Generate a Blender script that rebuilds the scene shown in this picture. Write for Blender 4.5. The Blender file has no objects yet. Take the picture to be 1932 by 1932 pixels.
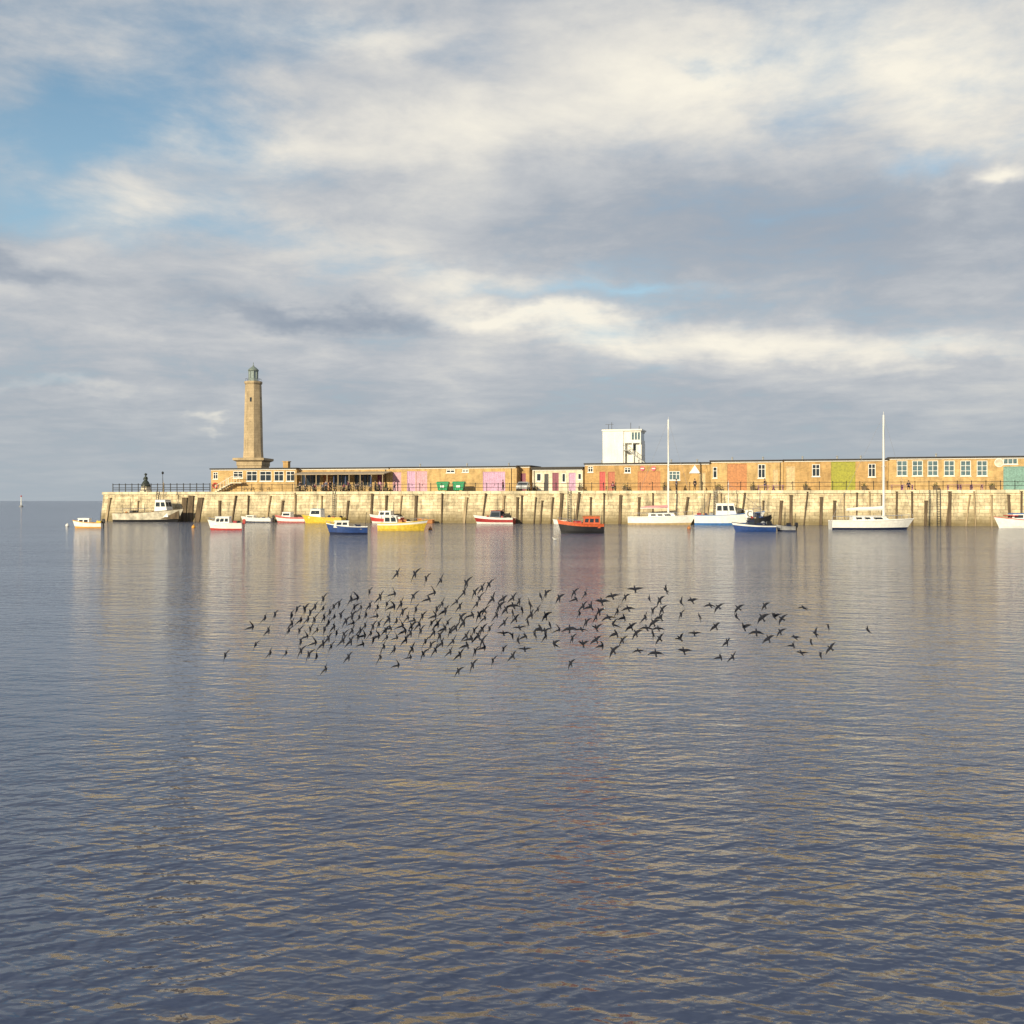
import bpy, bmesh, math, random
from mathutils import Vector, Matrix, Euler
random.seed(11)
F=2072.0; H=3.4
scene=bpy.context.scene; COL=scene.collection
R=math.radians
# ------------------------------------------------------------------ mesh builder
class MB:
    def __init__(s): s.v=[];s.f=[];s.m=[]
    def add(s,vs,fs,m=0):
        o=len(s.v); s.v+= [tuple(p) for p in vs]
        for f in fs: s.f.append(tuple(i+o for i in f)); s.m.append(m)
        return s
    def box(s,x0,x1,y0,y1,z0,z1,m=0):
        return s.add([(x0,y0,z0),(x1,y0,z0),(x1,y1,z0),(x0,y1,z0),(x0,y0,z1),(x1,y0,z1),(x1,y1,z1),(x0,y1,z1)],
          [(0,3,2,1),(4,5,6,7),(0,1,5,4),(1,2,6,5),(2,3,7,6),(3,0,4,7)],m)
    def tube(s,p0,p1,r0,r1=None,n=8,m=0):
        if r1 is None: r1=r0
        p0=Vector(p0);p1=Vector(p1);d=(p1-p0).normalized()
        a=d.orthogonal().normalized();b=d.cross(a)
        vs=[]
        for p,r in((p0,r0),(p1,r1)):
            for i in range(n):
                t=2*math.pi*(i+.5)/n; vs.append(p+a*r*math.cos(t)+b*r*math.sin(t))
        fs=[(i,(i+1)%n,n+(i+1)%n,n+i) for i in range(n)]+[tuple(range(n))[::-1],tuple(range(n,2*n))]
        return s.add(vs,fs,m)
    def beam(s,p0,p1,w,h,m=0):
        p0=Vector(p0);p1=Vector(p1);d=(p1-p0).normalized()
        up=Vector((0,0,1)) if abs(d.z)<.95 else Vector((0,1,0))
        a=d.cross(up).normalized();b=a.cross(d)
        vs=[p+a*i*w/2+b*j*h/2 for p in(p0,p1) for i,j in((-1,-1),(1,-1),(1,1),(-1,1))]
        return s.add(vs,[(0,1,2,3),(7,6,5,4),(0,4,5,1),(1,5,6,2),(2,6,7,3),(3,7,4,0)],m)
    def loft(s,rings,m=0,caps=True,closed=True):
        n=len(rings[0]);vs=[p for r in rings for p in r];fs=[]
        for k in range(len(rings)-1):
            for i in range(n if closed else n-1):
                j=(i+1)%n; fs.append((k*n+i,k*n+j,(k+1)*n+j,(k+1)*n+i))
        if caps: fs+=[tuple(range(n))[::-1],tuple(range((len(rings)-1)*n,len(rings)*n))]
        return s.add(vs,fs,m)
    def lathe(s,cx,cy,prof,n=12,m=0,rot=0,sx=1,sy=1):
        return s.loft([[(cx+sx*r*math.cos(rot+2*math.pi*i/n),cy+sy*r*math.sin(rot+2*math.pi*i/n),z) for i in range(n)] for r,z in prof],m)
    def facade(s,x0,x1,y0,z0,z1,depth,yb,holes,m=0):
        xs=sorted({x0,x1}|{h[0] for h in holes}|{h[1] for h in holes}); zs=sorted({z0,z1}|{h[2] for h in holes}|{h[3] for h in holes})
        for a,b in zip(xs,xs[1:]):
            for c,d in zip(zs,zs[1:]):
                mx=(a+b)/2;mz=(c+d)/2
                if any(h[0]<mx<h[1] and h[2]<mz<h[3] for h in holes): continue
                s.add([(a,y0,c),(b,y0,c),(b,y0,d),(a,y0,d)],[(0,1,2,3)],m)
        yd=y0+depth
        for a,b,c,d in [h[:4] for h in holes]:
            s.add([(a,y0,c),(b,y0,c),(b,y0,d),(a,y0,d),(a,yd,c),(b,yd,c),(b,yd,d),(a,yd,d)],[(0,4,5,1),(1,5,6,2),(2,6,7,3),(3,7,4,0),(4,7,6,5)],m)
        s.add([(x0,y0,z0),(x1,y0,z0),(x1,yb,z0),(x0,yb,z0),(x0,y0,z1),(x1,y0,z1),(x1,yb,z1),(x0,yb,z1)],[(4,5,6,7),(1,2,6,5),(2,3,7,6),(3,0,4,7)],m)
        return s
    def mesh(s,name,mats,smooth=False,recalc=True):
        me=bpy.data.meshes.new(name); me.from_pydata(s.v,[],s.f)
        for mt in (mats if isinstance(mats,(list,tuple)) else [mats]): me.materials.append(mt)
        for p,i in zip(me.polygons,s.m): p.material_index=i; p.use_smooth=smooth
        if recalc:
            bm=bmesh.new();bm.from_mesh(me);bmesh.ops.recalc_face_normals(bm,faces=bm.faces);bm.to_mesh(me);bm.free()
        me.update(); return me
def mkobj(name,data,parent=None,loc=(0,0,0),rot=(0,0,0),**kw):
    o=bpy.data.objects.new(name,data);COL.objects.link(o)
    o.location=loc;o.rotation_euler=rot
    if parent: o.parent=parent
    for k,v in kw.items(): o[k]=v
    return o
def part(name,mb,mats,parent,smooth=False,**kw): return mkobj(name,mb.mesh(name,mats,smooth),parent,**kw)
def thing(name,label,cat,loc,rz=0,group=None):
    o=mkobj(name,None,None,loc,(0,0,rz),label=label,category=cat); o.empty_display_size=.3
    if group: o["group"]=group
    return o
# ------------------------------------------------------------------ materials
def nodes(m):
    m.use_nodes=True; nt=m.node_tree; return nt,nt.nodes["Principled BSDF"]
MC={}
def mat(name,c,rough=.6,metal=0,var=.25,scale=3,stretch=(1,1,1)):
    if name in MC: return MC[name]
    m=bpy.data.materials.new(name);nt,b=nodes(m);MC[name]=m
    tc=nt.nodes.new("ShaderNodeTexCoord");mp=nt.nodes.new("ShaderNodeMapping");mp.inputs["Scale"].default_value=stretch
    nz=nt.nodes.new("ShaderNodeTexNoise");nz.inputs["Scale"].default_value=scale;nz.inputs["Detail"].default_value=5
    nt.links.new(tc.outputs["Object"],mp.inputs[0]);nt.links.new(mp.outputs[0],nz.inputs["Vector"])
    mr=nt.nodes.new("ShaderNodeMapRange");mr.inputs[1].default_value=.3;mr.inputs[2].default_value=.7;mr.inputs[3].default_value=1-var;mr.inputs[4].default_value=1+var*.6
    nt.links.new(nz.outputs["Fac"],mr.inputs[0])
    mx=nt.nodes.new("ShaderNodeVectorMath");mx.operation='SCALE';mx.inputs[0].default_value=c[:3]
    nt.links.new(mr.outputs[0],mx.inputs["Scale"]);nt.links.new(mx.outputs[0],b.inputs["Base Color"])
    b.inputs["Roughness"].default_value=rough;b.inputs["Metallic"].default_value=metal
    return m
def brickmat(name,c1,c2,mortar,bw,bh,ms,stain=0,weed=False,patch=.35,warp=0):
    m=bpy.data.materials.new(name);nt,b=nodes(m);L=nt.links.new;N=nt.nodes.new
    tc=N("ShaderNodeTexCoord");sp=N("ShaderNodeSeparateXYZ");L(tc.outputs["Object"],sp.inputs[0])
    cb=N("ShaderNodeCombineXYZ");L(sp.outputs[0],cb.inputs[0]);L(sp.outputs[2],cb.inputs[1])
    vec=cb.outputs[0]
    if warp:
        wn=N("ShaderNodeTexNoise");wn.inputs["Scale"].default_value=.8;wn.inputs["Detail"].default_value=3;L(vec,wn.inputs["Vector"])
        wa=N("ShaderNodeVectorMath");wa.operation='MULTIPLY_ADD';L(wn.outputs["Color"],wa.inputs[0]);wa.inputs[1].default_value=(warp,warp*.5,0);L(vec,wa.inputs[2]);vec=wa.outputs[0]
    br=N("ShaderNodeTexBrick");L(vec,br.inputs["Vector"])
    br.inputs["Color1"].default_value=(*c1,1);br.inputs["Color2"].default_value=(*c2,1);br.inputs["Mortar"].default_value=(*mortar,1);br.inputs["Mortar Smooth"].default_value=.5
    br.inputs["Scale"].default_value=1;br.inputs["Brick Width"].default_value=bw;br.inputs["Row Height"].default_value=bh;br.inputs["Mortar Size"].default_value=ms
    n1=N("ShaderNodeTexNoise");n1.inputs["Scale"].default_value=.5;n1.inputs["Detail"].default_value=9;n1.inputs["Roughness"].default_value=.78;L(tc.outputs["Object"],n1.inputs["Vector"])
    mr=N("ShaderNodeMapRange");mr.inputs[1].default_value=.34;mr.inputs[2].default_value=.64;mr.inputs[3].default_value=1-patch;mr.inputs[4].default_value=1+patch*.55;L(n1.outputs["Fac"],mr.inputs[0])
    mp=N("ShaderNodeMapping");mp.inputs["Scale"].default_value=(1.1,1.1,.25);L(tc.outputs["Object"],mp.inputs[0])
    n2=N("ShaderNodeTexNoise");n2.inputs["Scale"].default_value=1;n2.inputs["Detail"].default_value=7;n2.inputs["Roughness"].default_value=.65;L(mp.outputs[0],n2.inputs["Vector"])
    m2=N("ShaderNodeMapRange");m2.inputs[1].default_value=.36;m2.inputs[2].default_value=.54;m2.inputs[3].default_value=1-stain;m2.inputs[4].default_value=1.08;L(n2.outputs["Fac"],m2.inputs[0])
    mu=N("ShaderNodeMath");mu.operation='MULTIPLY';L(mr.outputs[0],mu.inputs[0]);L(m2.outputs[0],mu.inputs[1])
    sc=N("ShaderNodeVectorMath");sc.operation='SCALE';L(br.outputs["Color"],sc.inputs[0]);L(mu.outputs[0],sc.inputs["Scale"])
    out=sc.outputs[0]
    if weed:
        ad=N("ShaderNodeMath");ad.operation='MULTIPLY_ADD';L(n2.outputs["Fac"],ad.inputs[0]);ad.inputs[1].default_value=-3.2;L(sp.outputs[2],ad.inputs[2])
        w=N("ShaderNodeMapRange");w.inputs[1].default_value=-1.3;w.inputs[2].default_value=.5;w.inputs[3].default_value=.9;w.inputs[4].default_value=0;L(ad.outputs[0],w.inputs[0])
        mx=N("ShaderNodeMix");mx.data_type='RGBA';L(w.outputs[0],mx.inputs[0]);L(out,mx.inputs[6]);mx.inputs[7].default_value=(.17,.13,.06,1);out=mx.outputs[2]
    L(out,b.inputs["Base Color"]);b.inputs["Roughness"].default_value=.9
    return m
stone=brickmat("harbour_stone",(.84,.71,.46),(.62,.51,.32),(.34,.27,.17),1.3,.48,.035,.42,True,.45,.7)
coping=brickmat("coping_stone",(.84,.74,.5),(.66,.57,.38),(.3,.25,.16),1.8,2.0,.04,.2)
brick=brickmat("yellow_brick",(.58,.36,.13),(.47,.28,.1),(.46,.33,.18),.45,.16,.02,.25,False,.3)
brick2=brickmat("tan_brick",(.66,.43,.17),(.53,.34,.13),(.5,.38,.22),.45,.16,.02,.25,False,.3)
cream=brickmat("painted_render",(.78,.68,.5),(.72,.63,.46),(.6,.5,.38),1.2,.6,.01,.2)
whitewall=brickmat("white_render",(.85,.82,.73),(.83,.8,.71),(.77,.73,.65),2.2,1.4,.015,.08,False,.06)
lstone=brickmat("lighthouse_stone",(.52,.4,.24),(.44,.335,.2),(.32,.25,.15),.9,.45,.015,.22,False,.18)
roofm=mat("bitumen_roof",(.05,.045,.04),.8)
deckm=mat("deck_concrete",(.3,.27,.22),.9)
wood=mat("weathered_timber",(.14,.1,.06),.9,0,.5,2,(1,1,.3)); wood2=mat("pale_timber",(.42,.32,.19),.9,0,.4,2,(1,1,.3))
iron=mat("black_iron",(.02,.02,.022),.5); glass=mat("dark_glass",(.03,.04,.05),.08,0,.2); bglass=mat("sky_glass",(.12,.19,.21),.08,0,.4)
white=mat("white_paint",(.85,.83,.76),.4,0,.08); gel=mat("white_gelcoat",(.88,.86,.8),.25,0,.12); dirtyw=mat("worn_white_paint",(.62,.56,.43),.6,0,.45,1.2)
green=mat("green_plastic",(.02,.33,.13),.4); verdi=mat("verdigris_copper",(.19,.23,.2),.6,0,.3)
bronze=mat("dark_bronze",(.05,.06,.045),.5,.3)
colr=dict(lilac=(.56,.32,.48),pink=(.6,.32,.38),orange=(.5,.2,.06),rust=(.45,.12,.05),olive=(.33,.32,.02),teal=(.2,.36,.31),tan=(.6,.44,.22),red=(.55,.06,.05),redorange=(.62,.12,.04),
 blue=(.02,.06,.22),brightblue=(.06,.2,.5),navy=(.012,.02,.06),yellow=(.8,.55,.06),amber=(.8,.38,.05),black=(.015,.015,.018),skin=(.5,.32,.24),grey=(.3,.3,.3),purple=(.3,.12,.3),pinkcloth=(.55,.2,.22),sky=(.2,.42,.55),maroon=(.22,.03,.07),hair=(.05,.03,.02),denim=(.05,.07,.14),darkred=(.35,.03,.03))
def C(n): return mat(n+"_paint",colr[n],.5,0,.28,4)
# ------------------------------------------------------------------ pier frame
P0=Vector((-70.0,185.2)); ang=-R(15.5); U=Vector((math.cos(ang),math.sin(ang)));V=Vector((-math.sin(ang),math.cos(ang)))
DZ=4.9
def Tt(px,s=0):
    a=(px-966)/F
    return (a*(P0.y+V.y*s)-P0.x-V.x*s)/(U.x-a*U.y)
def W(t,s,z=0): p=P0+U*t+V*s; return (p.x,p.y,z)
def Zz(py,px,s=0): return H+(945-py)/F*W(Tt(px,s),s)[1]
hw=thing("harbour_wall","long pale weathered stone harbour arm rising from the water","harbour wall",W(0,0,0),ang)
T1=Tt(2250)
def outline(off,rad=2.5):
    pts=[]
    for k in range(7):
        t=math.pi*1.5-(k/6)*math.pi/2
        pts.append((rad+(rad+off)*math.cos(t),rad+(rad+off)*math.sin(t)))
    pts+=[(-off,22+off),(T1,22+off),(T1,-off)]
    return pts
mb=MB();mb.loft([[(x,y,z) for x,y in outline(o)] for o,z in((.55,-2),(.42,0),(.3,1.5),(.12,3.2),(0,DZ-.45))]);part("wall",mb,stone,hw)
mb=MB();mb.loft([[(x,y,z) for x,y in outline(o)] for o,z in((.22,DZ-.446),(.22,DZ-.02))]);part("coping",mb,coping,hw)
mb=MB();mb.loft([[(x,y,z) for x,y in outline(o)] for o,z in((-.5,DZ-.3),(-.5,DZ))]);part("deck",mb,deckm,hw)
for i,px in enumerate([203,262,350,362,374,418,440,470,505,532,560,610,655,702,730,755,786,835,877,910,950,977,985,1008,1020,1040,1057,1086,1115,1140,1170,1205,1232,1260,1290,1330,1362,1397,1440,1470,1492,1515,1548,1573,1592,1615,1640,1665,1690,1720,1745,1783,1790,1820,1840,1870,1905,1925]):
    w=random.choice([.14,.2,.28,.36]); lean=random.choice([0,0,.1,.3,.6,-.2]); top=random.choice([4.2,4.5,4.65,3.9,3.4]); big=px in(350,362,374)
    if big: w=.9
    mb=MB();mb.beam((lean,-.26,top),(0,-.6 ,-.8),w,.2);mb.box(lean-w/2-.05,lean+w/2+.05,-.4,-.12,top-.05,top+.06)
    o=part("timber_fender",mb,random.choice([wood,wood2,wood]) if not big else wood,None)
    o.location=W(Tt(px),0);o.rotation_euler=(0,0,ang)
    o["label"]=("broad dark timber pile" if big else "upright timber fender")+" bolted against the stone harbour wall";o["category"]="fender";o["group"]="timber fenders along the harbour wall"
for px in (300,632,1075,1350,1770):
    mb=MB()
    for x in(-.22,.22): mb.beam((x,-.3,DZ+.2),(x,-.72,-.3),.07,.07)
    for k in range(15): 
        z=k*.33; mb.tube((-.22,-.7+z*.08,z),(.22,-.7+z*.08,z),.025,n=5)
    o=part("ladder",mb,iron,None);o.location=W(Tt(px),0);o.rotation_euler=(0,0,ang);o["label"]="dark iron ladder fixed to the harbour wall";o["category"]="ladder";o["group"]="iron ladders on the harbour wall"
def railing(px0,px1,n,label,r=.035,hgt=1.1,s=.6,thick=False):
    t0=Tt(px0,s);t1=Tt(px1,s);o=thing("railing",label,"railing",W(t0,s,DZ),ang);L=t1-t0
    mb=MB()
    for z in ((hgt,hgt*.55,hgt*.28) if thick else (hgt,hgt*.5)): mb.tube((0,0,z),(L,0,z),r,n=5)
    part("rail",mb,iron,o)
    mb=MB();mb.tube((0,0,0),(0,0,hgt+.05),r*1.5,n=6);mb.lathe(0,0,[(r*1.6,hgt+.04),(r*2.2,hgt+.1),(0.01,hgt+.18)],6);me=mb.mesh("post",iron)
    for k in range(n): mkobj("post",me,o,(L*k/(n-1),0,0))
railing(213,396,16,"black iron railing around the end of the harbour arm",.05,1.25,.8,True)
railing(400,2200,78,"thin dark railing along the edge of the harbour arm",.032,1.1,.6)
# ------------------------------------------------------------------ buildings
def window(par,x0,x1,z0,z1,yf,gl,fr,mull=1,trans=1):
    w=part("window",MB().box(x0+.01,x1-.01,yf+.12,yf+.16,z0+.01,z1-.01),gl,par)
    mb=MB();t=.09
    for a,b,c,d in((x0+.004,x1-.004,z0+.004,z0+t),(x0+.004,x1-.004,z1-t,z1-.004),(x0+.004,x0+t,z0+t,z1-t),(x1-t,x1-.004,z0+t,z1-t)): mb.box(a,b,yf+.03,yf+.118,c,d)
    for k in range(mull):
        x=x0+(x1-x0)*(k+1)/(mull+1);mb.box(x-.04,x+.04,yf+.04,yf+.115,z0+t,z1-t)
    for k in range(trans):
        z=z0+(z1-z0)*(.65 if trans==1 else (k+1)/(trans+1));mb.box(x0+t,x1-t,yf+.045,yf+.112,z-.035,z+.035)
    part("frame",mb,fr,w)
    part("sill",MB().box(x0-.08,x1+.08,yf-.1,yf+.03,z0-.1,z0-.003),fr,w)
def door(par,x0,x1,z1,yf,m,leaves=2,fr=None):
    mb=MB();n=max(2,int((x1-x0)/.35));w=(x1-x0-.16)/n
    for k in range(n): mb.box(x0+.08+k*w+.012,x0+.08+(k+1)*w-.012,yf+.08,yf+.14,.03,z1-.1)
    mb.box(x0+.08,x1-.08,yf+.1,yf+.18,.03,z1-.1)
    d=part("door",mb,m,par)
    mb=MB()
    for a,b,c,e in((x0+.004,x0+.078,.01,z1-.004),(x1-.078,x1-.004,.01,z1-.004),(x0+.078,x1-.078,z1-.098,z1-.004)): mb.box(a,b,yf+.02,yf+.15,c,e)
    part("frame",mb,fr or m,d)
    part("handle",MB().box((x0+x1)/2+.08,(x0+x1)/2+.13,yf+.02,yf+.078,.95,1.25),iron,d)
def building(name,label,px0,px1,top,wallm,ops,s=8,depth=6.5,roof=roofm,over=.35,fascia=.2,cat="building",base_s=None,trim=white):
    t0=Tt(px0,s)+.02;t1=Tt(px1,s)-.02;o=thing(name,label,cat,W(t0,s,DZ),ang);L=t1-t0;hh=Zz(top,(px0+px1)/2,s)-DZ
    holes=[]
    for op in ops:
        k,a,b,y0,y1=op[:5]
        xa=Tt(a,s)-t0;xb=Tt(b,s)-t0;pc=(a+b)/2
        zt=min(Zz(y0,pc,s)-DZ,hh-.35);zb=0.0 if y1 is None else Zz(y1,pc,s)-DZ
        holes.append((xa,xb,zb,zt))
    mb=MB().facade(0,L,0,0,hh-fascia,.22,depth,holes);part("wall",mb,wallm,o)
    part("roof",MB().box(-over*.3,L+over*.3,-over,depth+.2,hh-fascia+.003,hh),roof,o)
    part("gutter",MB().box(.1,L-.1,-.13,-.005,hh-fascia-.16,hh-fascia-.01),trim,o)
    for x in (L*.04,L*.5,L*.96):
        if not any(h[0]-.1<x<h[1]+.1 for h in holes):
            part("downpipe",MB().tube((x,-.08,0),(x,-.08,hh-fascia-.16),.05,n=6),iron,o)
    for op,h in zip(ops,holes):
        if op[0]=='w': window(o,*h,0,op[5],op[6],*(op[7:] or (1,1)))
        else: door(o,h[0],h[1],h[3],0,op[5])
    return o,t0,L,hh
bA=building("harbour_pub","low tan brick harbour building beneath the lighthouse",398,560,883,brick2,[
 ('w',402,411,891,904,glass,white),('d',424,432,900,None,C("tan")),('w',440,458,889,902,glass,white),('w',465,485,889,908,glass,white),('w',490,512,889,908,glass,white),('w',517,535,889,908,glass,white),('w',540,556,889,908,glass,white)],s=7)
bB=building("terrace_bar","tan brick bar building behind a timber terrace canopy",560,735,882,brick2,[
 ('w',568,604,892,917,glass,wood2,3,0),('d',610,622,895,None,C("orange")),('w',628,660,892,917,glass,wood2,3,0),('w',668,702,892,917,glass,wood2,3,0),('d',712,724,894,None,C("maroon"))],s=8)
bC=building("brick_workshop","long tan brick workshop with pink and lilac doors",735,975,880,brick2,[
 ('d',741,757,891,None,C("pink")),('d',768,784,889,None,C("lilac")),('d',785,806,889,None,C("pink")),('w',842,858,885,892,glass,white),('w',872,884,885,891,glass,white),('d',911,953,890,None,C("lilac"))],s=8)
bC2=building("brick_store","small brown brick store with dark flat roof",976,1001,878,brick,[('d',982,992,893,None,C("maroon"))],s=9.5)
bD=building("white_kiosk","low whitewashed kiosk with dark arched doorways",1004,1100,881,cream,[
 ('w',1012,1021,893,908,glass,white,0,0),('d',1027,1035,894,None,C("black")),('d',1042,1054,892,None,C("maroon")),('w',1060,1067,893,910,glass,white,0,0),('d',1073,1086,892,None,C("lilac")),('w',1090,1097,893,905,glass,white,0,0)],s=9,fascia=.4)
bE=building("brick_gallery","brick harbour building with rust red and orange doors",1103,1340,873,brick,[
 ('w',1109,1119,880,891,glass,white),('d',1131,1142,890,None,C("red")),('d',1147,1160,890,None,C("rust")),('w',1178,1190,882,892,glass,white),('d',1203,1246,889,None,C("orange")),('w',1262,1283,889,906,bglass,white,2,1),('d',1319,1331,892,None,C("tan"))],s=8)
bG=building("brick_studio","tan brick studio with wide orange painted door",1340,1478,868,brick2,[
 ('w',1345,1353,881,902,glass,white,0,1),('d',1372,1409,875,None,C("orange")),('w',1430,1444,876,902,glass,white,1,1),('d',1458,1468,886,None,C("tan"))],s=8)
bH=building("brick_boat_store","brick boat store with large olive green door",1478,1676,866,brick,[
 ('d',1483,1500,880,None,C("tan")),('w',1532,1547,876,899,glass,white),('d',1568,1614,871,None,C("olive")),('w',1638,1652,875,900,glass,white)],s=8)
bI=building("brick_cafe","long brick cafe with a row of tall windows and teal door",1676,2180,860,brick2,
 [('w',a,a+20,869,898,bglass,white,1,2) for a in(1692,1721,1750,1781,1812,1843)]+[('d',1893,1945,880,None,C("teal")),('w',1893,1920,864,876,bglass,white,2,0),('w',1990,2020,870,898,bglass,white),('d',2050,2080,880,None,C("orange"))],s=8)
for (b,n) in((bC,3),(bE,4),(bG,2),(bH,3),(bI,3)):
    o,t0,L,hh=b
    for k in range(n):
        x=L*(k+.5+random.uniform(-.3,.3))/n
        mb=MB();mb.lathe(x,2.5,[(.12,hh),(.12,hh+.45),(.22,hh+.46),(.05,hh+.6)],8);part("roof_vent",mb,mat("galvanised",(.4,.4,.38),.5),o)
o,t0,L,hh=bA
mb=MB()
for k in range(8): mb.box(1.6+k*.4,2.0+k*.4+.02,-1.5,-.3,.2*k,.2*(k+1))
mb.box(4.8,6.6,-1.5,-.02,1.45,1.6);part("stairs",mb,cream,o)
mb=MB();mb.tube((1.6,-1.48,1.0),(4.8,-1.48,2.6),.04,n=5);mb.tube((4.8,-1.48,2.6),(6.6,-1.48,2.6),.04,n=5)
for k in range(10): 
    x=1.7+k*.5; z=min(.5*(x-1.6),1.6); mb.tube((x,-1.48,z),(x,-1.48,z+1.0),.03,n=5)
part("handrail",mb,white,o)
mb=MB();mb.box(13.0,13.9,1,1.9,hh,hh+1.0);mb.box(12.9,14,.9,2.0,hh+1.0,hh+1.15);part("chimney",mb,brick,o)
mb=MB();rings=[]
for i in range(16):
    a=2*math.pi*i/16; rings.append([((.42+.1*math.cos(b))*math.cos(a),.1*math.sin(b),(.42+.1*math.cos(b))*math.sin(a)) for b in[2*math.pi*j/8 for j in range(8)]])
rings.append(rings[0]);mb.loft(rings,caps=False)
lb=part("lifebuoy",mb,C("red"),None);lb.location=W(Tt(405,6.6),6.75,DZ+1.1);lb.rotation_euler=(0,0,ang);lb["label"]="red lifebuoy ring mounted on the end wall of the pub";lb["category"]="lifebuoy"
t0=Tt(556,4.5);t1=Tt(722,4.5);L=t1-t0
cn=thing("terrace_canopy","timber framed terrace canopy over the bar seating","canopy",W(t0,4.5,DZ),ang)
part("canopy_roof",MB().loft([[(x,-.2,2.75),(x,3.2,3.25),(x,3.2,3.33),(x,-.2,2.88)] for x in(-.3,L+.3)]),mat("canvas_canopy",(.42,.33,.22),.9),cn)
me=MB().box(-.07,.07,-.07,.07,0,2.72).mesh("post",wood2)
for k in range(9): mkobj("post",me,cn,(L*k/8,0,0))
part("rail",MB().box(0,L,-.03,.03,.85,.95).box(0,L,-.02,.02,.4,.46),wood2,cn)
def disc(px,py,s,r,m,label,cat="sign",par=None):
    mb=MB().tube((0,-.06,0),(0,0,0),r,n=24);mb.tube((0,-.08,0),(0,-.06,0),r*.86,n=24,m=1)
    o=part("round_sign",mb,[m,white if m is not white else dirtyw],None);o.location=W(Tt(px,s),s,Zz(py,px,s));o.rotation_euler=(0,0,ang);o["label"]=label;o["category"]=cat
disc(1885,873,7.98,.62,white,"round white sign fixed to the brick cafe wall")
pk=mat("pink_enamel",(.6,.1,.14),.5)
for px in(1212,1233):
    mb=MB().tube((0,-.06,0),(0,0,0),.36,n=24);mb.box(-.25,.25,-.07,-.061,-.05,.07,m=1)
    o=part("round_sign",mb,[pk,white],None);o.location=W(Tt(px,7.9),7.9,Zz(884,px,7.9));o.rotation_euler=(0,0,ang);o["label"]="small red round sign above the orange door";o["category"]="sign"
mb=MB();mb.loft([[(-.85,y,0),(.85,y,0),(0,y,1.25)] for y in(-.12,-.02)]);o=part("triangular_sign",mb,white,None);o.location=W(Tt(1311,8),7.95,Zz(893,1311,8));o.rotation_euler=(0,0,ang);o["label"]="cream triangular sign on the brick building";o["category"]="sign"
# ------------------------------------------------------------------ lighthouse
s=13;d=W(Tt(478,s),s)[1]
lh=thing("lighthouse","tall tapered octagonal stone lighthouse with grey green lantern","lighthouse",W(Tt(478,s),s,DZ),ang+R(10))
zz=lambda py:Zz(py,478,s)-DZ
wpx=lambda p:p/F*d/2
q=1/math.cos(math.pi/8)
mb=MB();mb.lathe(0,0,[(wpx(50)*1.3,0),(wpx(50)*1.3,zz(880)),(wpx(52)*1.32,zz(879)),(wpx(52)*1.32,zz(872)),(wpx(62)*1.36,zz(869)),(wpx(62)*1.36,zz(865)),(wpx(44)*1.1,zz(864))],4,rot=math.pi/4)
part("base",mb,lstone,lh)
mb=MB();mb.lathe(0,0,[(wpx(38),zz(865)),(wpx(37),zz(859)),(wpx(34)*q,zz(857)),(wpx(33)*q,zz(850)),(wpx(31)*q,zz(790)),(wpx(28)*q,zz(728)),(wpx(27)*q,zz(726))],8,rot=math.pi/8)
part("tower",mb,lstone,lh)
mb=MB();mb.lathe(0,0,[(wpx(28)*q,zz(726)+.01),(wpx(31)*q,zz(723)),(wpx(31)*q,zz(720)),(wpx(20)*q,zz(719.5))],8,rot=math.pi/8)
g=part("gallery",mb,lstone,lh)
mb=MB()
for i in range(8):
    a=math.pi/8+i*math.pi/4;r=wpx(29);x,y=r*math.cos(a),r*math.sin(a);a2=a+math.pi/4
    mb.tube((x,y,zz(720)),(x,y,zz(715)),.02,n=5)
    for z in(zz(715),): mb.tube((x,y,z),(r*math.cos(a2),r*math.sin(a2),z),.02,n=4)
part("handrail",mb,iron,g)
mb=MB();mb.lathe(0,0,[(wpx(18),zz(719)),(wpx(18),zz(714)),(wpx(16),zz(713.5)),(wpx(16),zz(700))],8,rot=math.pi/8);ln=part("lantern",mb,mat("lantern_glass",(.3,.36,.34),.1),lh)
mb=MB()
for i in range(8):
    a=math.pi/8+i*math.pi/4;r=wpx(17);mb.beam((r*math.cos(a),r*math.sin(a),zz(719)),(r*math.cos(a),r*math.sin(a),zz(699)),.08,.08)
part("glazing_bars",mb,verdi,ln)
mb=MB();mb.lathe(0,0,[(wpx(20),zz(700)),(wpx(20),zz(698)),(wpx(14),zz(695)),(wpx(7),zz(692.5)),(wpx(3),zz(691)),(wpx(3.4),zz(690)),(.02,zz(689))],16);mb.tube((0,0,zz(690)),(0,0,zz(684)),.05,n=5);part("dome",mb,verdi,lh)
for py in(845,800,755):
    r=wpx(31.5)-(850-py)/130*wpx(3)
    part("window",MB().box(-.16,.16,-r-.04,-r+.1,zz(py+4),zz(py-4)),glass,lh)
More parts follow.
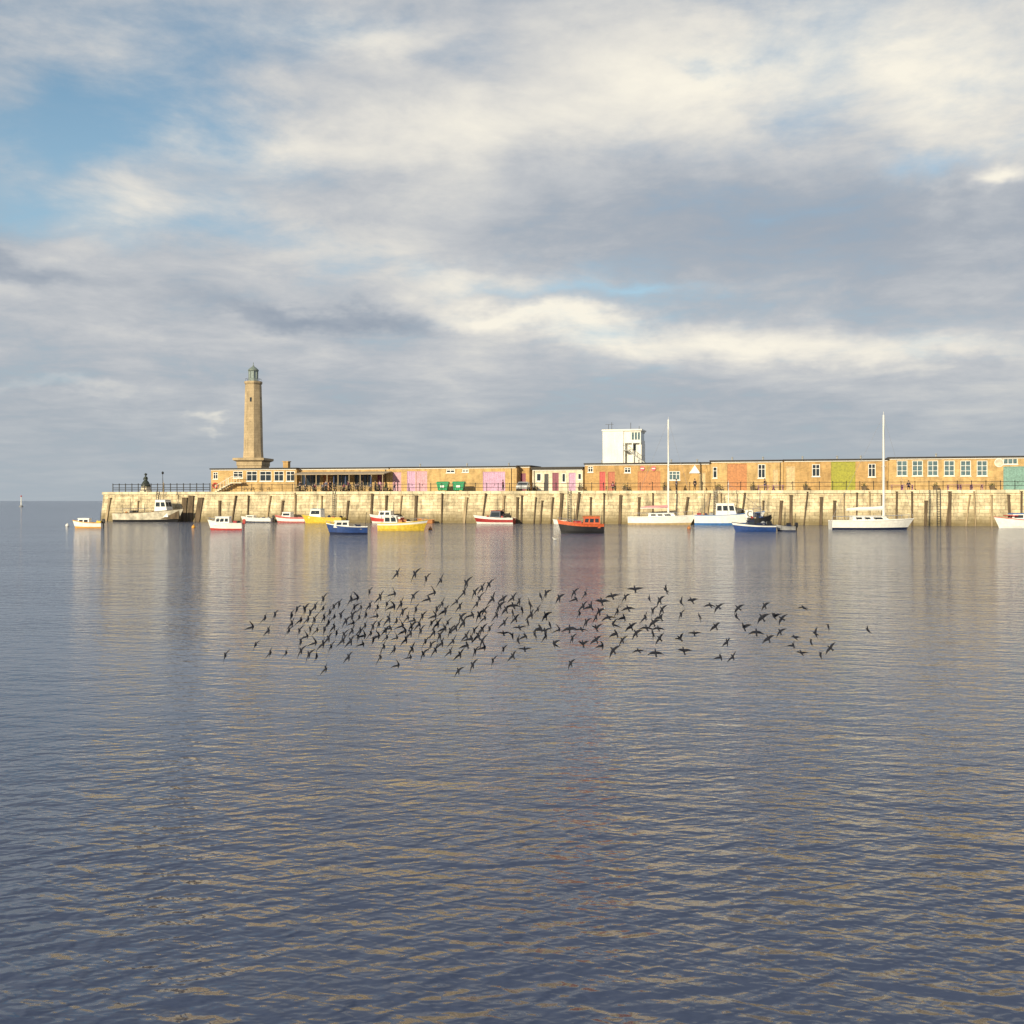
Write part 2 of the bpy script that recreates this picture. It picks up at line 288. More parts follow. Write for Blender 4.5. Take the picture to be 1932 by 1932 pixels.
# ------------------------------------------------------------------ white lookout tower
s=12.0;t0=Tt(1137,s);wt=thing("lookout_tower","white rendered lookout tower with glazed cabin and outside stair","tower",W(t0,s,DZ),ang)
tx=lambda px:Tt(px,s)-t0;zt=lambda py:Zz(py,1170,s)-DZ
part("wall",MB().box(0,tx(1176),0,4.5,0,zt(813)).box(tx(1176)+.002,tx(1209),.9,4.5,0,zt(836)-.002),whitewall,wt)
part("roof",MB().box(-.12,tx(1211),-.15,4.65,zt(813)+.003,zt(810)),whitewall,wt)
cb=part("lookout_cabin",MB().box(tx(1176)+.003,tx(1209),.15,4.3,zt(836),zt(830)).box(tx(1176)+.003,tx(1209),.15,4.3,zt(816),zt(813)-.002).box(tx(1176)+.003,tx(1190),.15,4.3,zt(830)+.001,zt(816)-.001),whitewall,wt)
w=part("window",MB().box(tx(1190)+.01,tx(1208),.3,4.1,zt(830)+.002,zt(816)-.002),bglass,wt)
mb=MB()
for k in range(4): x=tx(1190)+.07+(tx(1208)-tx(1190)-.07)*k/3; mb.box(x-.06,x+.06,.2,.297,zt(830)+.004,zt(816)-.004)
part("frame",mb,white,w)
for a in(1177,1192,1206.5): part("post",MB().box(tx(a),tx(a+1.8),.2,.36,0,zt(836)-.003),white,wt)
part("door",MB().box(tx(1193),tx(1198),.84,.897,zt(850),zt(838)),glass,wt)
mb=MB();xa,xb=tx(1218),tx(1186)
for y in(-.9,-.1): mb.beam((xa,y,zt(874)),(xb,y,zt(850)),.07,.16)
n=14
for k in range(n):
    f=(k+.5)/n;x=xa+(xb-xa)*f;z=zt(874)+(zt(850)-zt(874))*f;mb.box(x-.12,x+.12,-.85,-.15,z-.02,z+.02)
mb.box(tx(1177),tx(1187),-.95,.85,zt(850)-.05,zt(850)+.05);st=part("stair",mb,mat("galvanised",(.4,.4,.38),.5),wt)
mb=MB();mb.beam((xa,-.92,zt(865)),(xb,-.92,zt(841)),.06,.06);mb.beam((tx(1177),-.92,zt(841)),(xb,-.92,zt(841)),.06,.06)
for k in range(8):
    f=k/7;x=xa+(xb-xa)*f;z=zt(874)+(zt(850)-zt(874))*f;mb.beam((x,-.92,z),(x,-.92,z+.75),.05,.05)
part("handrail",mb,iron,st)
mb=MB()
for px,h in((1146,.9),(1152,1.2),(1188,1.1),(1204,.5)): mb.tube((tx(px),1,zt(810)),(tx(px),1,zt(810)+h),.04,n=5)
mb.box(tx(1146)-.5,tx(1152)+.3,.97,1.03,zt(810)+.85,zt(810)+.9);part("antenna",mb,iron,wt)
# ------------------------------------------------------------------ statue
s=3;st=thing("statue","dark bronze figure of a woman in a long bell skirt","statue",W(Tt(275,s),s,DZ),ang)
part("plinth",MB().lathe(0,0,[(1.0,0),(1.0,.35),(.8,.4),(.75,.9)],8),cream,st)
mb=MB();mb.lathe(0,0,[(.78,.9),(.8,1.05),(.7,1.35),(.5,1.7),(.28,1.98),(.2,2.1),(.24,2.25),(.3,2.42),(.26,2.55),(.1,2.64),(.08,2.72),(.15,2.8),(.2,2.92),(.19,3.05),(.1,3.18),(.02,3.22)],14)
mb.tube((-.27,0,2.48),(-.42,-.08,2.15),.08,.06);mb.tube((-.42,-.08,2.15),(-.15,-.3,2.05),.06,.05);mb.tube((.27,0,2.48),(.42,-.08,2.15),.08,.06);mb.tube((.42,-.08,2.15),(.15,-.3,2.05),.06,.05)
mb.lathe(0,0,[(.3,3.0),(.32,3.04),(.16,3.1)],12);part("figure",mb,bronze,st,smooth=True)
o=thing("street_lamp","slim dark lamp post near the end railing","lamp",W(Tt(307,4),4,DZ),ang)
part("pole",MB().tube((0,0,0),(0,0,3.0),.06,.04),iron,o);part("lamp_head",MB().lathe(0,0,[(.05,3.0),(.17,3.1),(.2,3.35),(.05,3.5)],8),iron,o)
# ------------------------------------------------------------------ people (skin)
STAND=dict(pel=(0,0,.95,.13),sp=(0,0,1.16,.13),ch=(0,0,1.36,.15),ne=(0,0,1.5,.06),h1=(0,-.01,1.59,.085),h2=(0,-.01,1.7,.085),
 sl=(.17,0,1.42,.065),el=(.25,.03,1.16,.048),wl=(.26,-.06,.93,.033),al=(.26,-.1,.84,.038),sr=(-.17,0,1.42,.065),er=(-.25,.03,1.16,.048),wr=(-.26,-.06,.93,.033),ar=(-.26,-.1,.84,.038),
 hl=(.09,0,.9,.095),kl=(.1,-.1,.5,.062),fl=(.1,-.02,.1,.045),tl=(.1,-.2,.04,.04),hr=(-.09,0,.9,.095),kr=(-.1,.03,.49,.062),fr=(-.1,.16,.1,.045),tr=(-.1,.02,.04,.04))
SIT=dict(STAND)
for k in list(SIT):
    x,y,z,r=SIT[k]
    if k in('kl','kr'): SIT[k]=(x*1.3,-.45,.5,r)
    elif k in('fl','fr'): SIT[k]=(x*1.3,-.45,.1,r)
    elif k in('tl','tr'): SIT[k]=(x*1.3,-.62,.04,r)
    elif k in('el','er'): SIT[k]=(x,-.1,.8,r)
    elif k in('wl','wr'): SIT[k]=(x*.7,-.32,.75,r)
    elif k in('al','ar'): SIT[k]=(x*.6,-.42,.76,r)
    else: SIT[k]=(x,y,z-.4,r)
ED=[('pel','sp'),('sp','ch'),('ch','ne'),('ne','h1'),('h1','h2'),('ch','sl'),('sl','el'),('el','wl'),('wl','al'),('ch','sr'),('sr','er'),('er','wr'),('wr','ar'),('pel','hl'),('hl','kl'),('kl','fl'),('fl','tl'),('pel','hr'),('hr','kr'),('kr','fr'),('fr','tr')]
def skin(name,J,keys,root,m,grow=0):
    ks=[k for k in J if k in keys];me=bpy.data.meshes.new(name)
    me.from_pydata([J[k][:3] for k in ks],[(ks.index(a),ks.index(b)) for a,b in ED if a in keys and b in keys],[])
    o=bpy.data.objects.new(name,me);COL.objects.link(o);o.modifiers.new("Skin",'SKIN');sm=o.modifiers.new("Sub",'SUBSURF');sm.levels=1
    for i,k in enumerate(ks):
        r=J[k][3]+grow;me.skin_vertices[0].data[i].radius=(r,r*(.8 if k in('sp','ch','pel') else 1));me.skin_vertices[0].data[i].use_root=(k==root)
    bpy.context.view_layer.update();dg=bpy.context.evaluated_depsgraph_get();m2=bpy.data.meshes.new_from_object(o.evaluated_get(dg))
    bpy.data.objects.remove(o);m2.materials.clear();m2.materials.append(m)
    for p in m2.polygons:p.use_smooth=True
    return m2
PM={}
def person(loc,rz,label,top,bot,sit=False):
    J=SIT if sit else STAND;key=(sit,top,bot)
    if key not in PM:
        PM[key]=(skin("body",J,set(J),'pel',C("skin")),
          skin("jacket",J,{'pel','sp','ch','sl','el','wl','sr','er','wr'},'pel',C(top),.018),
          skin("trousers",J,{'pel','hl','kl','fl','hr','kr','fr'},'pel',C(bot),.015),
          MB().lathe(0,.015,[(.04,J['h2'][2]-.12),(.1,J['h2'][2]-.06),(.108,J['h2'][2]+.02),(.085,J['h2'][2]+.08),(.02,J['h2'][2]+.11)],10).mesh("hair",C("hair"),True))
    a,b,c,h=PM[key];o=mkobj("person",a,None,loc,(0,0,rz),label=label,category="person")
    mkobj("jacket",b,o);mkobj("trousers",c,o);mkobj("hair",h,o);return o
def pp(px,s,rz,label,top,bot,sit=False): person(W(Tt(px,s),s,DZ),rz,label,top,bot,sit)
pp(949,3.5,R(70),"person in maroon coat walking along the harbour arm","maroon","black")
pp(1311,4,R(20),"person in dark clothes standing beside the railing","black","black")
pp(1276,5,R(-80),"person in blue jacket standing outside a brick building","denim","black")
pp(1443,4.5,R(100),"person in black coat walking past the studio","black","denim")
pp(744,4.5,R(60),"person in pink coat standing by the pink door","pink","denim")
for px,c in((566,"black"),(615,"denim"),(623,"black"),(657,"maroon"),(683,"black"),(708,"black"),(716,"pink")):
    pp(px,2.2+(px%3)*.4,R(px*7%360),"person in dark clothes standing on the bar terrace",c,"black")
# ------------------------------------------------------------------ picnic tables & seated people
def ptable(px,s,m,label,group):
    o=thing("picnic_table",label,"table",W(Tt(px,s),s,DZ),ang+random.uniform(-.1,.1),group)
    mb=MB()
    for k in range(5): mb.box(-.9,.9,-.37+k*.15,-.24+k*.15,.71,.75)
    part("table_top",mb,m,o)
    for y in(-.72,.72): part("seat",MB().box(-.9,.9,y-.13,y+.13,.42,.46),m,o)
    mb=MB()
    for x in(-.65,.65): mb.beam((x,-.62,0),(x,-.2,.7),.09,.05);mb.beam((x,.62,0),(x,.2,.7),.09,.05);mb.box(x-.04,x+.04,-.8,.8,.36,.415)
    part("leg",mb,m,o)
for px in(690,668,600,640,585,500,470,1152,1168): ptable(px,3.0 if px<1000 else 4,wood2,"weathered wooden picnic table on the harbour arm","wooden picnic tables on the harbour arm")
for px in(1440,1468,1692,1712,1798,1822,1843): ptable(px,3.5,C("purple"),"purple painted picnic table outside the brick buildings","purple picnic tables on the harbour arm")
for i,(px,c) in enumerate([(594,"black"),(606,"denim"),(634,"black"),(646,"maroon"),(675,"black"),(696,"denim"),(1158,"maroon"),(1715,"black"),(580,"black"),(590,"maroon"),(663,"black"),(672,"black")]):
    s=3.0 if px<1000 else(4 if px<1400 else 3.5)
    person(W(Tt(px,s),s+(.72 if i%2 else -.72),DZ),ang+(0 if i%2 else math.pi),"person in dark jacket seated at a picnic table",c,"black",True)
for px in(575,630,652,700):
    o=thing("parasol","closed dark parasol standing on the bar terrace","parasol",W(Tt(px,2.4),2.4,DZ),ang,"closed parasols on the bar terrace")
    part("pole",MB().tube((0,0,0),(0,0,2.5),.03,n=6),wood2,o);part("canopy",MB().lathe(0,0,[(.05,1.1),(.16,1.2),(.1,2.2),(.03,2.5)],8),C("denim"),o);part("base",MB().lathe(0,0,[(.3,0),(.3,.08),(.05,.12)],10),iron,o)
for px in(562,612,645,712,728,1010,1095,1180,1255,1355,1420,1520,1630,1765,1872):
    s=6.8;mb=MB().loft([[(a*q,b*q,z) for a,b in((-.35,-.25),(.35,-.25),(.35,.25),(-.35,.25))] for q,z in((.8,0),(1,.5),(1.05,.52),(1.05,.6))])
    o=thing("planter","dark wooden planter with small shrub against the wall","planter",W(Tt(px,s),s,DZ),ang,"planters along the buildings")
    part("box",mb,wood,o)
    mb=MB();rg=random.Random(px)
    for k in range(60):
        c_=Vector((rg.gauss(0,.2),rg.gauss(0,.13),.65+abs(rg.gauss(0,.25))));a_=Vector((rg.uniform(-1,1),rg.uniform(-1,1),rg.uniform(-1,1))).normalized()*.07;b_=a_.orthogonal().normalized()*.05
        mb.add([c_-a_,c_+b_,c_+a_,c_-b_],[(0,1,2,3)])
    part("shrub",mb,mat("shrub_leaves",(.05,.09,.03),.8),o)
# ------------------------------------------------------------------ bins and car
for px in(836,866):
    s=5.5;o=thing("rubbish_bin","large green wheeled rubbish container beside the workshop wall","bin",W(Tt(px,s),s,DZ),ang+R(4),"green rubbish containers")
    mb=MB().loft([[(-w,-.5*q,z),(w,-.5*q,z),(w,.5*q,z),(-w,.5*q,z)] for w,q,z in((.75,.85,.18),(.92,1.05,1.2),(.98,1.1,1.22),(.98,1.1,1.3))])
    for x in(-.7,-.35,0,.35,.7): mb.box(x-.03,x+.03,-.56,-.44,.3,1.2)
    part("body",mb,green,o)
    part("lid",MB().loft([[(x,.55,1.31),(x,-.55,1.31),(x,-.5,1.42),(x,0,1.58),(x,.5,1.48)] for x in(-.98,.98)]),green,o)
    for x in(-.6,.6):
        for y in(-.35,.35): part("wheel",MB().tube((x-.04,y,.1),(x+.04,y,.1),.1,n=12),C("black"),o)
    part("label_panel",MB().box(-.3,.3,-.575,-.56,.6,.95),white,o)
s=5;car=thing("parked_car","pale silver hatchback car parked between the brick buildings","car",W(Tt(987,s),s,DZ),ang-math.pi/2+R(8))
prof=[(-2.0,.35),(-2.0,.9),(-1.85,1.05),(-1.6,1.42),(-.2,1.48),(.55,1.3),(1.05,1.0),(1.9,.85),(2.0,.6),(2.0,.3)]
silver=mat("silver_car_paint",(.6,.6,.58),.25,.2,.05)
part("body",MB().loft([[(x,y*(1-.18*max(0,(z-.9)/.6)),z) for x,z in prof] for y in(-.86,-.8,.8,.86)]),silver,car)
part("windscreen",MB().add([(.62,-.66,1.3),(.62,.66,1.3),(1.08,.74,1.02),(1.08,-.74,1.02)],[(0,1,2,3)]),glass,car)
for y in(-1,1):
    part("window",MB().add([(-1.4,y*.81,1.36),(-.1,y*.81,1.4),(.75,y*.865,1.02),(-1.6,y*.865,1.02)],[(0,1,2,3)]),glass,car)
    part("headlight",MB().box(1.93,2.02,y*.62-.16,y*.62+.16,.62,.78),white,car)
    for x in(-1.25,1.3):
        w=part("wheel",MB().tube((x,y*.72,.31),(x,y*.9,.31),.31,n=16),C("black"),car);part("rim",MB().tube((x,y*.9,.31),(x,y*.915,.31),.19,n=12),C("grey"),w)
part("bumper",MB().box(1.98,2.06,-.8,.8,.32,.52),C("grey"),car)
# ------------------------------------------------------------------ boats
def bprof(u,B):
    return B/2*(.8+.2*min(1,u/.4)) if u<.4 else B/2*max(.02,1-((u-.4)/.6)**2.3)
def make_boat(name,label,px0,px1,py,bow,hullc,F_=.8,B=None,boot=None,top=None,ud=.45,moored=False,bowrise=.55,yaw=0,closed=False,deckc=None,group="boats moored in the harbour",cat="boat",gun=None):
    pc=(px0+px1)/2;d=F*H/(py-945);L=(px1-px0)/F*d
    if B is None: B=L*.34
    if moored: yaw=math.degrees(ang)
    a=(pc-966)/F
    for _ in range(400):
        rel=Vector((a*d,d))-P0; s_=rel.dot(V)
        if s_ < -(B/2+1.15+abs(math.sin(R(yaw)-ang))*L/2): break
        d-=.25
    x=a*d;L=(px1-px0)/F*d/max(.9,math.cos(R(yaw)))
    o=thing(name,label,cat,(x,d,0),R(yaw)+(0 if bow>0 else math.pi),group)
    n=18;rings=[];sheer=[]
    for i in range(n+1):
        u=i/n;b=bprof(u,B);z=F_*(1+bowrise*u**2.2+.06*(1-u)**2);x=-L/2+L*u;rk=L*.1*u**4
        lev=[(0,-.35,1),(.78*(1-.3*u**3),-.1,.9),(.9*(1-.15*u**3),z*.22,.7),(.96,z*.72,.25),(1.0,z,0)]
        right=[(x-rk*q,b*k,zz_) for k,zz_,q in lev];left=[(a_,-bb,c) for a_,bb,c in right[1:]][::-1]
        rings.append(left+right);sheer.append((x,b,z))
    mb=MB();mats=[boot or hullc,hullc,top or hullc]
    for i in range(n):
        for j in range(8):
            m={0:2,1:1,2:0,3:0,4:0,5:0,6:1,7:2}[j]
            a,b_=rings[i],rings[i+1];mb.add([a[j],a[j+1],b_[j+1],b_[j]],[(0,1,2,3)],m)
    mb.add(rings[0],[tuple(range(9))],1)
    part("hull",mb,mats,o,smooth=False)
    mb=MB();sole=F_*.35
    for i in range(n):
        (xa,ba,za),(xb,bb,zb)=sheer[i],sheer[i+1]
        if closed or (i+.5)/n>ud:
            mb.add([(xa,-ba*.98,za-.03),(xa,0,za+.03),(xa,ba*.98,za-.03),(xb,bb*.98,zb-.03),(xb,0,zb+.03),(xb,-bb*.98,zb-.03)],[(0,1,4,5),(1,2,3,4)])
        else:
            mb.add([(xa,-ba*.98,za-.02),(xa,-ba*.84,za-.03),(xa,-ba*.82,sole),(xa,ba*.82,sole),(xa,ba*.84,za-.03),(xa,ba*.98,za-.02),
                    (xb,-bb*.98,zb-.02),(xb,-bb*.84,zb-.03),(xb,-bb*.82,sole),(xb,bb*.82,sole),(xb,bb*.84,zb-.03),(xb,bb*.98,zb-.02)],[(k,k+1,k+7,k+6) for k in range(5)])
            if (i+1.5)/n>ud or i==0:
                xx,bx,zx=(xb,bb,zb) if i else (xa+.06,ba,za)
                mb.add([(xx,-bx*.84,zx-.03),(xx,bx*.84,zx-.03),(xx,bx*.82,sole),(xx,-bx*.82,sole)],[(0,1,2,3)])
    part("deck",mb,deckc or gel,o)
    mb=MB()
    for sgn in(-1,1):
        mb.loft([[(x,sgn*(b+a),z+c) for a,c in((-.03,-.04),(.05,-.04),(.05,.04),(-.03,.04))] for x,b,z in sheer])
    part("gunwale",mb,gun or top or hullc,o)
    return o,L,B,F_,sheer
def cabin(bt,x0,x1,w,h,m=None,rf=.25,rb=.05,z0=None,win=((.1,.9),),wf=True,roofm_=None,glassm=None,over=.08,wz=(.45,.85)):
    o,L,B,Fh,sh=bt;m=m or gel;z0=Fh*.95 if z0 is None else z0;z1=z0+h;g=glassm or glass
    X0=-L/2+L*x0;X1=-L/2+L*x1;w2=w*.86
    bot=[(X0,-w/2,z0),(X1,-w*.42,z0),(X1,w*.42,z0),(X0,w/2,z0)];top=[(X0+rb*h,-w2/2,z1),(X1-rf*h,-w2*.42,z1),(X1-rf*h,w2*.42,z1),(X0+rb*h,w2/2,z1)]
    c=part("cabin",MB().loft([bot,top]),m,o)
    cx0,cx1=X0+rb*h-over,X1-rf*h+over*1.5
    part("cabin_roof",MB().loft([[(cx0,-w2/2-over*.6,z),(cx1,-w2*.42-over*.6,z),(cx1,w2*.42+over*.6,z),(cx0,w2/2+over*.6,z)] for z in(z1+.002,z1+.06)]).add([(cx0+.1,-w2*.4,z1+.1),(cx1-.1,-w2*.34,z1+.1),(cx1-.1,w2*.34,z1+.1),(cx0+.1,w2*.4,z1+.1),(cx0,-w2/2,z1+.061),(cx1,-w2*.42,z1+.061),(cx1,w2*.42,z1+.061),(cx0,w2/2,z1+.061)],[(0,1,2,3),(0,4,5,1),(1,5,6,2),(2,6,7,3),(3,7,4,0)]),roofm_ or m,c)
    def pt(side,u,v):
        a=Vector(bot[0 if side<0 else 3]);b=Vector(bot[1 if side<0 else 2]);ta=Vector(top[0 if side<0 else 3]);tb=Vector(top[1 if side<0 else 2])
        return a.lerp(b,u).lerp(ta.lerp(tb,u),v)+Vector((0,side*.015,0))
    for side in(-1,1):
        for a,b in win: part("window",MB().add([pt(side,a,wz[0]),pt(side,b,wz[0]),pt(side,b,wz[1]),pt(side,a,wz[1])],[(0,1,2,3)]),g,c)
    if wf:
        def pf(u,v): return Vector(bot[1]).lerp(Vector(bot[2]),u).lerp(Vector(top[1]).lerp(Vector(top[2]),u),v)+Vector((.015,0,.005))
        for a,b in((.06,.47),(.53,.94)): part("window",MB().add([pf(a,wz[0]),pf(b,wz[0]),pf(b,wz[1]),pf(a,wz[1])],[(0,1,2,3)]),g,c)
    return c,z1+.06
def outboard(bt,m):
    o,L,B,Fh,sh=bt;x=-L/2-.15
    mb=MB().loft([[(x-.16*k,-.13*k,z),(x+.14*k,-.13*k,z),(x+.14*k,.13*k,z),(x-.16*k,.13*k,z)] for k,z in((.7,Fh-.05),(1,Fh+.1),(1.05,Fh+.4),(.6,Fh+.52))])
    mb.box(x-.05,x+.05,-.04,.04,-.3,Fh);mb.box(x-.02,x+.22,-.06,.06,Fh-.05,Fh+.05);part("outboard_motor",mb,m,o)
stl=mat("stainless",(.6,.6,.6),.3,.7)
def rails(bt,u0,u1,h=.5,m=None):
    o,L,B,Fh,sh=bt;mb=MB();pts=[q for i,q in enumerate(sh) if u0<=i/18<=u1]
    for sg in(-1,1):
        for a,b in zip(pts,pts[1:]): mb.tube((a[0],sg*a[1]*.95,a[2]+h),(b[0],sg*b[1]*.95,b[2]+h),.02,n=4)
        for a in pts[::2]: mb.tube((a[0],sg*a[1]*.95,a[2]),(a[0],sg*a[1]*.95,a[2]+h),.02,n=4)
    e=pts[-1];mb.tube((e[0],-e[1]*.95-.02,e[2]+h),(e[0],e[1]*.95+.02,e[2]+h),.02,n=4)
    part("guard_rail",mb,stl,o)
def mast(bt,u,top,r=.09,boom=None,cover=None,stays=True,m=None):
    o,L,B,Fh,sh=bt;x=-L/2+L*u;m=m or white
    mb=MB().tube((x,0,Fh),(x,0,top),r*1.15,r*.8,n=8);mb.box(x-.03,x+.03,-.9,.9,top*.55,top*.55+.05);mb.tube((x,0,top),(x,0,top+.4),.02,n=4);part("mast",mb,m,o)
    if boom:
        zb=Fh+1.35;part("boom",MB().tube((x,0,zb),(x-boom,0,zb-.05),.07,n=6),m,o)
        if cover is not None:
            part("sail_cover",MB().loft([[(x-boom*f,a*w*.17,zb+.03+(b*w*.32)) for a,b in((-1,.2),(-.6,1),(.6,1),(1,.2),(0,-.2))] for f,w in((.02,1.3),(.3,1),(.7,.8),(.98,.4))]),cover,o)
    if stays:
        mb=MB()
        for p in((L/2-.1,0,Fh*1.5),(-L/2+.1,0,Fh*1.05),(x-.1,B*.45,Fh),(x-.1,-B*.45,Fh)): mb.tube((x,0,top-.1),p,.014,n=4)
        part("rigging",mb,stl,o)
def gear(bt,n,seed,u0=.05,u1=.5,cols=("black","orange","blue","grey","navy","darkred","tan")):
    o,L,B,Fh,sh=bt;rg=random.Random(seed)
    for k in range(n):
        x=-L/2+L*rg.uniform(u0,u1);y=B*rg.uniform(-.25,.25);a=rg.uniform(.14,.3);h=rg.uniform(.2,.5);z=Fh*.35
        if rg.random()<.5: mb=MB().loft([[(x+sx*a*q,y+sy*a*q*.8,zz_) for sx,sy in((-1,-1),(1,-1),(1,1),(-1,1))] for q,zz_ in((.85,z),(1,z+Fh*.55+h),(1.06,z+Fh*.55+h+.01),(1.06,z+Fh*.55+h+.05))]);nm="crate"
        else: mb=MB().lathe(x,y,[(a,z),(a*1.1,z+Fh*.4),(a*.9,z+Fh*.6+h*.7),(a*.3,z+Fh*.6+h)],8);nm="fish_tub"
        part(nm,mb,C(rg.choice(cols)),o)
    x=-L/2+L*.06;part("pole",MB().tube((x,B*.2,Fh*.4),(x-.15,B*.2,Fh+1.5),.025,n=5),iron,o)
b=make_boat("small_boat","small white day boat with amber waterline band and cuddy cabin",137,193,996,-1,gel,.62,deckc=gel,top=gel,boot=C("amber"),gun=C("amber"));cabin(b,.4,.82,1.0,.75,z0=.4,win=((.1,.45),(.55,.9)));outboard(b,C("black"));gear(b,2,1,.05,.3,("yellow",))
b=make_boat("fishing_boat","worn cream grey fishing boat with wheelhouse moored at the wall",214,352,984,1,dirtyw,1.35,B=3.4,boot=C("black"),top=dirtyw,ud=.95,moored=True,bowrise=.6,deckc=wood,gun=wood)
cabin(b,.62,.82,2.3,2.7,z0=.8,m=gel,win=((.08,.45),(.55,.92)),wz=(.62,.88));mast(b,.7,6.4,.07,m=wood2);mast(b,.2,3.8,.07,stays=False,m=wood2);gear(b,7,2,.05,.55,("black","grey","tan","orange"));rails(b,.05,.55,.7)
o_=b[0];part("winch",MB().tube((-3,-.7,1.5),(-3,.7,1.5),.35,n=12).box(-3.3,-2.7,-.8,-.7,.5,1.8).box(-3.3,-2.7,.7,.8,.5,1.8),iron,o_)
b=make_boat("small_boat","white and red motor boat with outboard engine",392,458,1000,-1,gel,.75,top=gel,boot=C("red"));cabin(b,.35,.8,1.25,.95,z0=.55,win=((.08,.3),(.38,.62),(.7,.92)),roofm_=gel);outboard(b,C("red"));rails(b,.6,1,.3);gear(b,2,3,.05,.3)
b=make_boat("small_boat","low white open boat moored near the wall",452,516,984,-1,gel,.6,moored=True,B=1.8,boot=C("navy"));outboard(b,C("black"));cabin(b,.55,.8,1.1,.45);gear(b,2,4)
b=make_boat("small_boat","pink and white motor boat moored near the wall",517,580,983,-1,gel,.75,moored=True,B=2,top=mat("faded_red_paint",(.6,.16,.14),.5),boot=mat("faded_red_paint",(.6,.16,.14),.5));cabin(b,.45,.75,1.4,.85,win=((.1,.9),))
b=make_boat("small_boat","yellow hulled boat with white and blue wheelhouse",568,650,987,-1,C("yellow"),.8,B=2.2,boot=C("yellow"),moored=True);cabin(b,.5,.8,1.6,1.35,roofm_=C("sky"));mast(b,.62,3.0,.04,stays=False);gear(b,3,5)
b=make_boat("small_boat","royal blue fishing dinghy with white cuddy cabin",616,693,1008,-1,C("blue"),.72,yaw=6,top=C("blue"),boot=C("navy"),gun=gel,deckc=C("grey"));cabin(b,.45,.82,1.15,.62,win=((.1,.42),(.5,.85)),roofm_=gel);rails(b,.75,1,.25);part("thwart",MB().box(-1.5,-1.2,-.6,.6,.5,.56),wood2,b[0]);gear(b,3,6,.05,.35,("black","navy","grey"))
b=make_boat("small_boat","red and white motor boat moored at the wall",696,760,982,-1,C("red"),.85,moored=True,B=2.2,top=gel,boot=gel);cabin(b,.3,.7,1.6,1.0,win=((.1,.45),(.55,.9)))
b=make_boat("small_boat","bright yellow fishing boat with white wheelhouse",714,808,1001,1,C("yellow"),.8,yaw=-5,top=gel,boot=C("yellow"),gun=C("yellow"));cabin(b,.12,.42,1.4,1.25,z0=.4,win=((.08,.45),(.55,.92)),wz=(.5,.88));rails(b,.65,1,.35);part("hatch",MB().box(.4,1.3,-.4,.4,.85,1.05),white,b[0]);mast(b,.3,2.9,.03,stays=False,m=iron);gear(b,2,31,.45,.6,("orange","navy"))
b=make_boat("rowing_boat","small orange dinghy moored beside the wall",786,818,979,-1,C("orange"),.5,moored=True,B=1.3)
b=make_boat("small_boat","red and white boat with dark gear and dark shelter",893,970,984,-1,C("darkred"),.8,moored=True,B=2.1,top=gel,boot=gel);cabin(b,.3,.6,1.5,1.5,z0=.4,m=C("navy"),roofm_=C("darkred"));mast(b,.4,3.6,.035,stays=False,m=iron);gear(b,7,8,.05,.9,("black","navy","darkred"));person(Vector(b[0].location)+Vector((1.4,0,.35)),R(30),"person in dark jacket standing in a moored boat","black","denim")
b=make_boat("rowing_boat","small white dinghy moored beside the wall",1043,1068,979,-1,gel,.45,moored=True,B=1.2)
b=make_boat("small_boat","black hulled boat with red orange wheelhouse and trim",1051,1138,1006,-1,C("black"),.9,yaw=5,top=C("redorange"),boot=C("black"),deckc=C("rust"),ud=.6,gun=C("redorange"));cabin(b,.08,.48,1.4,1.2,z0=.55,m=C("redorange"),win=((.08,.3),(.38,.62),(.7,.92)),roofm_=C("orange"),wz=(.5,.82));mast(b,.62,2.6,.035,stays=False,m=iron);part("engine_box",MB().box(-.1,.7,-.4,.4,.5,1.3),C("red"),b[0]);rails(b,.5,1,.3);gear(b,3,21,.5,.75,("black","darkred","navy"))
b=make_boat("sailing_yacht","white sailing yacht with tall mast and pink sail cover",1188,1311,989,1,gel,1.05,B=2.9,boot=C("tan"),closed=True,bowrise=.35,yaw=-14,cat="yacht");cabin(b,.3,.72,1.7,.6,win=((.1,.28),(.36,.54),(.62,.85)),rf=.8,wf=False);mast(b,.59,15.0,.13,4.0,C("pinkcloth"));rails(b,.02,.98,.55)
b=make_boat("fishing_boat","white fishing boat with blue waterline and large wheelhouse",1314,1440,988,1,gel,1.3,B=3.2,boot=C("brightblue"),top=gel,gun=C("brightblue"),bowrise=.5,ud=.9,yaw=-14)
cabin(b,.3,.62,2.2,2.3,z0=.7,win=((.06,.3),(.37,.62),(.7,.95)),wz=(.58,.88),roofm_=gel);mast(b,.48,5.9,.06,m=white);mast(b,.3,5.0,.04,stays=True,m=iron);mast(b,.14,4.4,.05,stays=False,m=iron);rails(b,.6,1,.6);gear(b,7,9,.05,.28)
brd=part("sign_board",MB().box(2.2,3.2,-1.68,-1.62,1.1,2.1),white,b[0])
cu=bpy.data.curves.new("letter",'FONT');cu.body="C";cu.size=1.1;cu.extrude=.01;to=bpy.data.objects.new("lettering",cu);COL.objects.link(to);bpy.context.view_layer.update()
tm=bpy.data.meshes.new_from_object(to.evaluated_get(bpy.context.evaluated_depsgraph_get()));bpy.data.objects.remove(to);tm.materials.clear();tm.materials.append(C("black"))
mkobj("lettering",tm,brd,(2.35,-1.7,1.22),(R(90),0,0))
b=make_boat("work_boat","dark tarred work boat moored behind other boats",1412,1456,993,1,C("black"),1.0,B=1.8,ud=.5,deckc=wood);cabin(b,.3,.6,1.3,1.3,m=C("navy"),z0=.4);mast(b,.5,4.8,.05,stays=True,m=iron);gear(b,4,10)
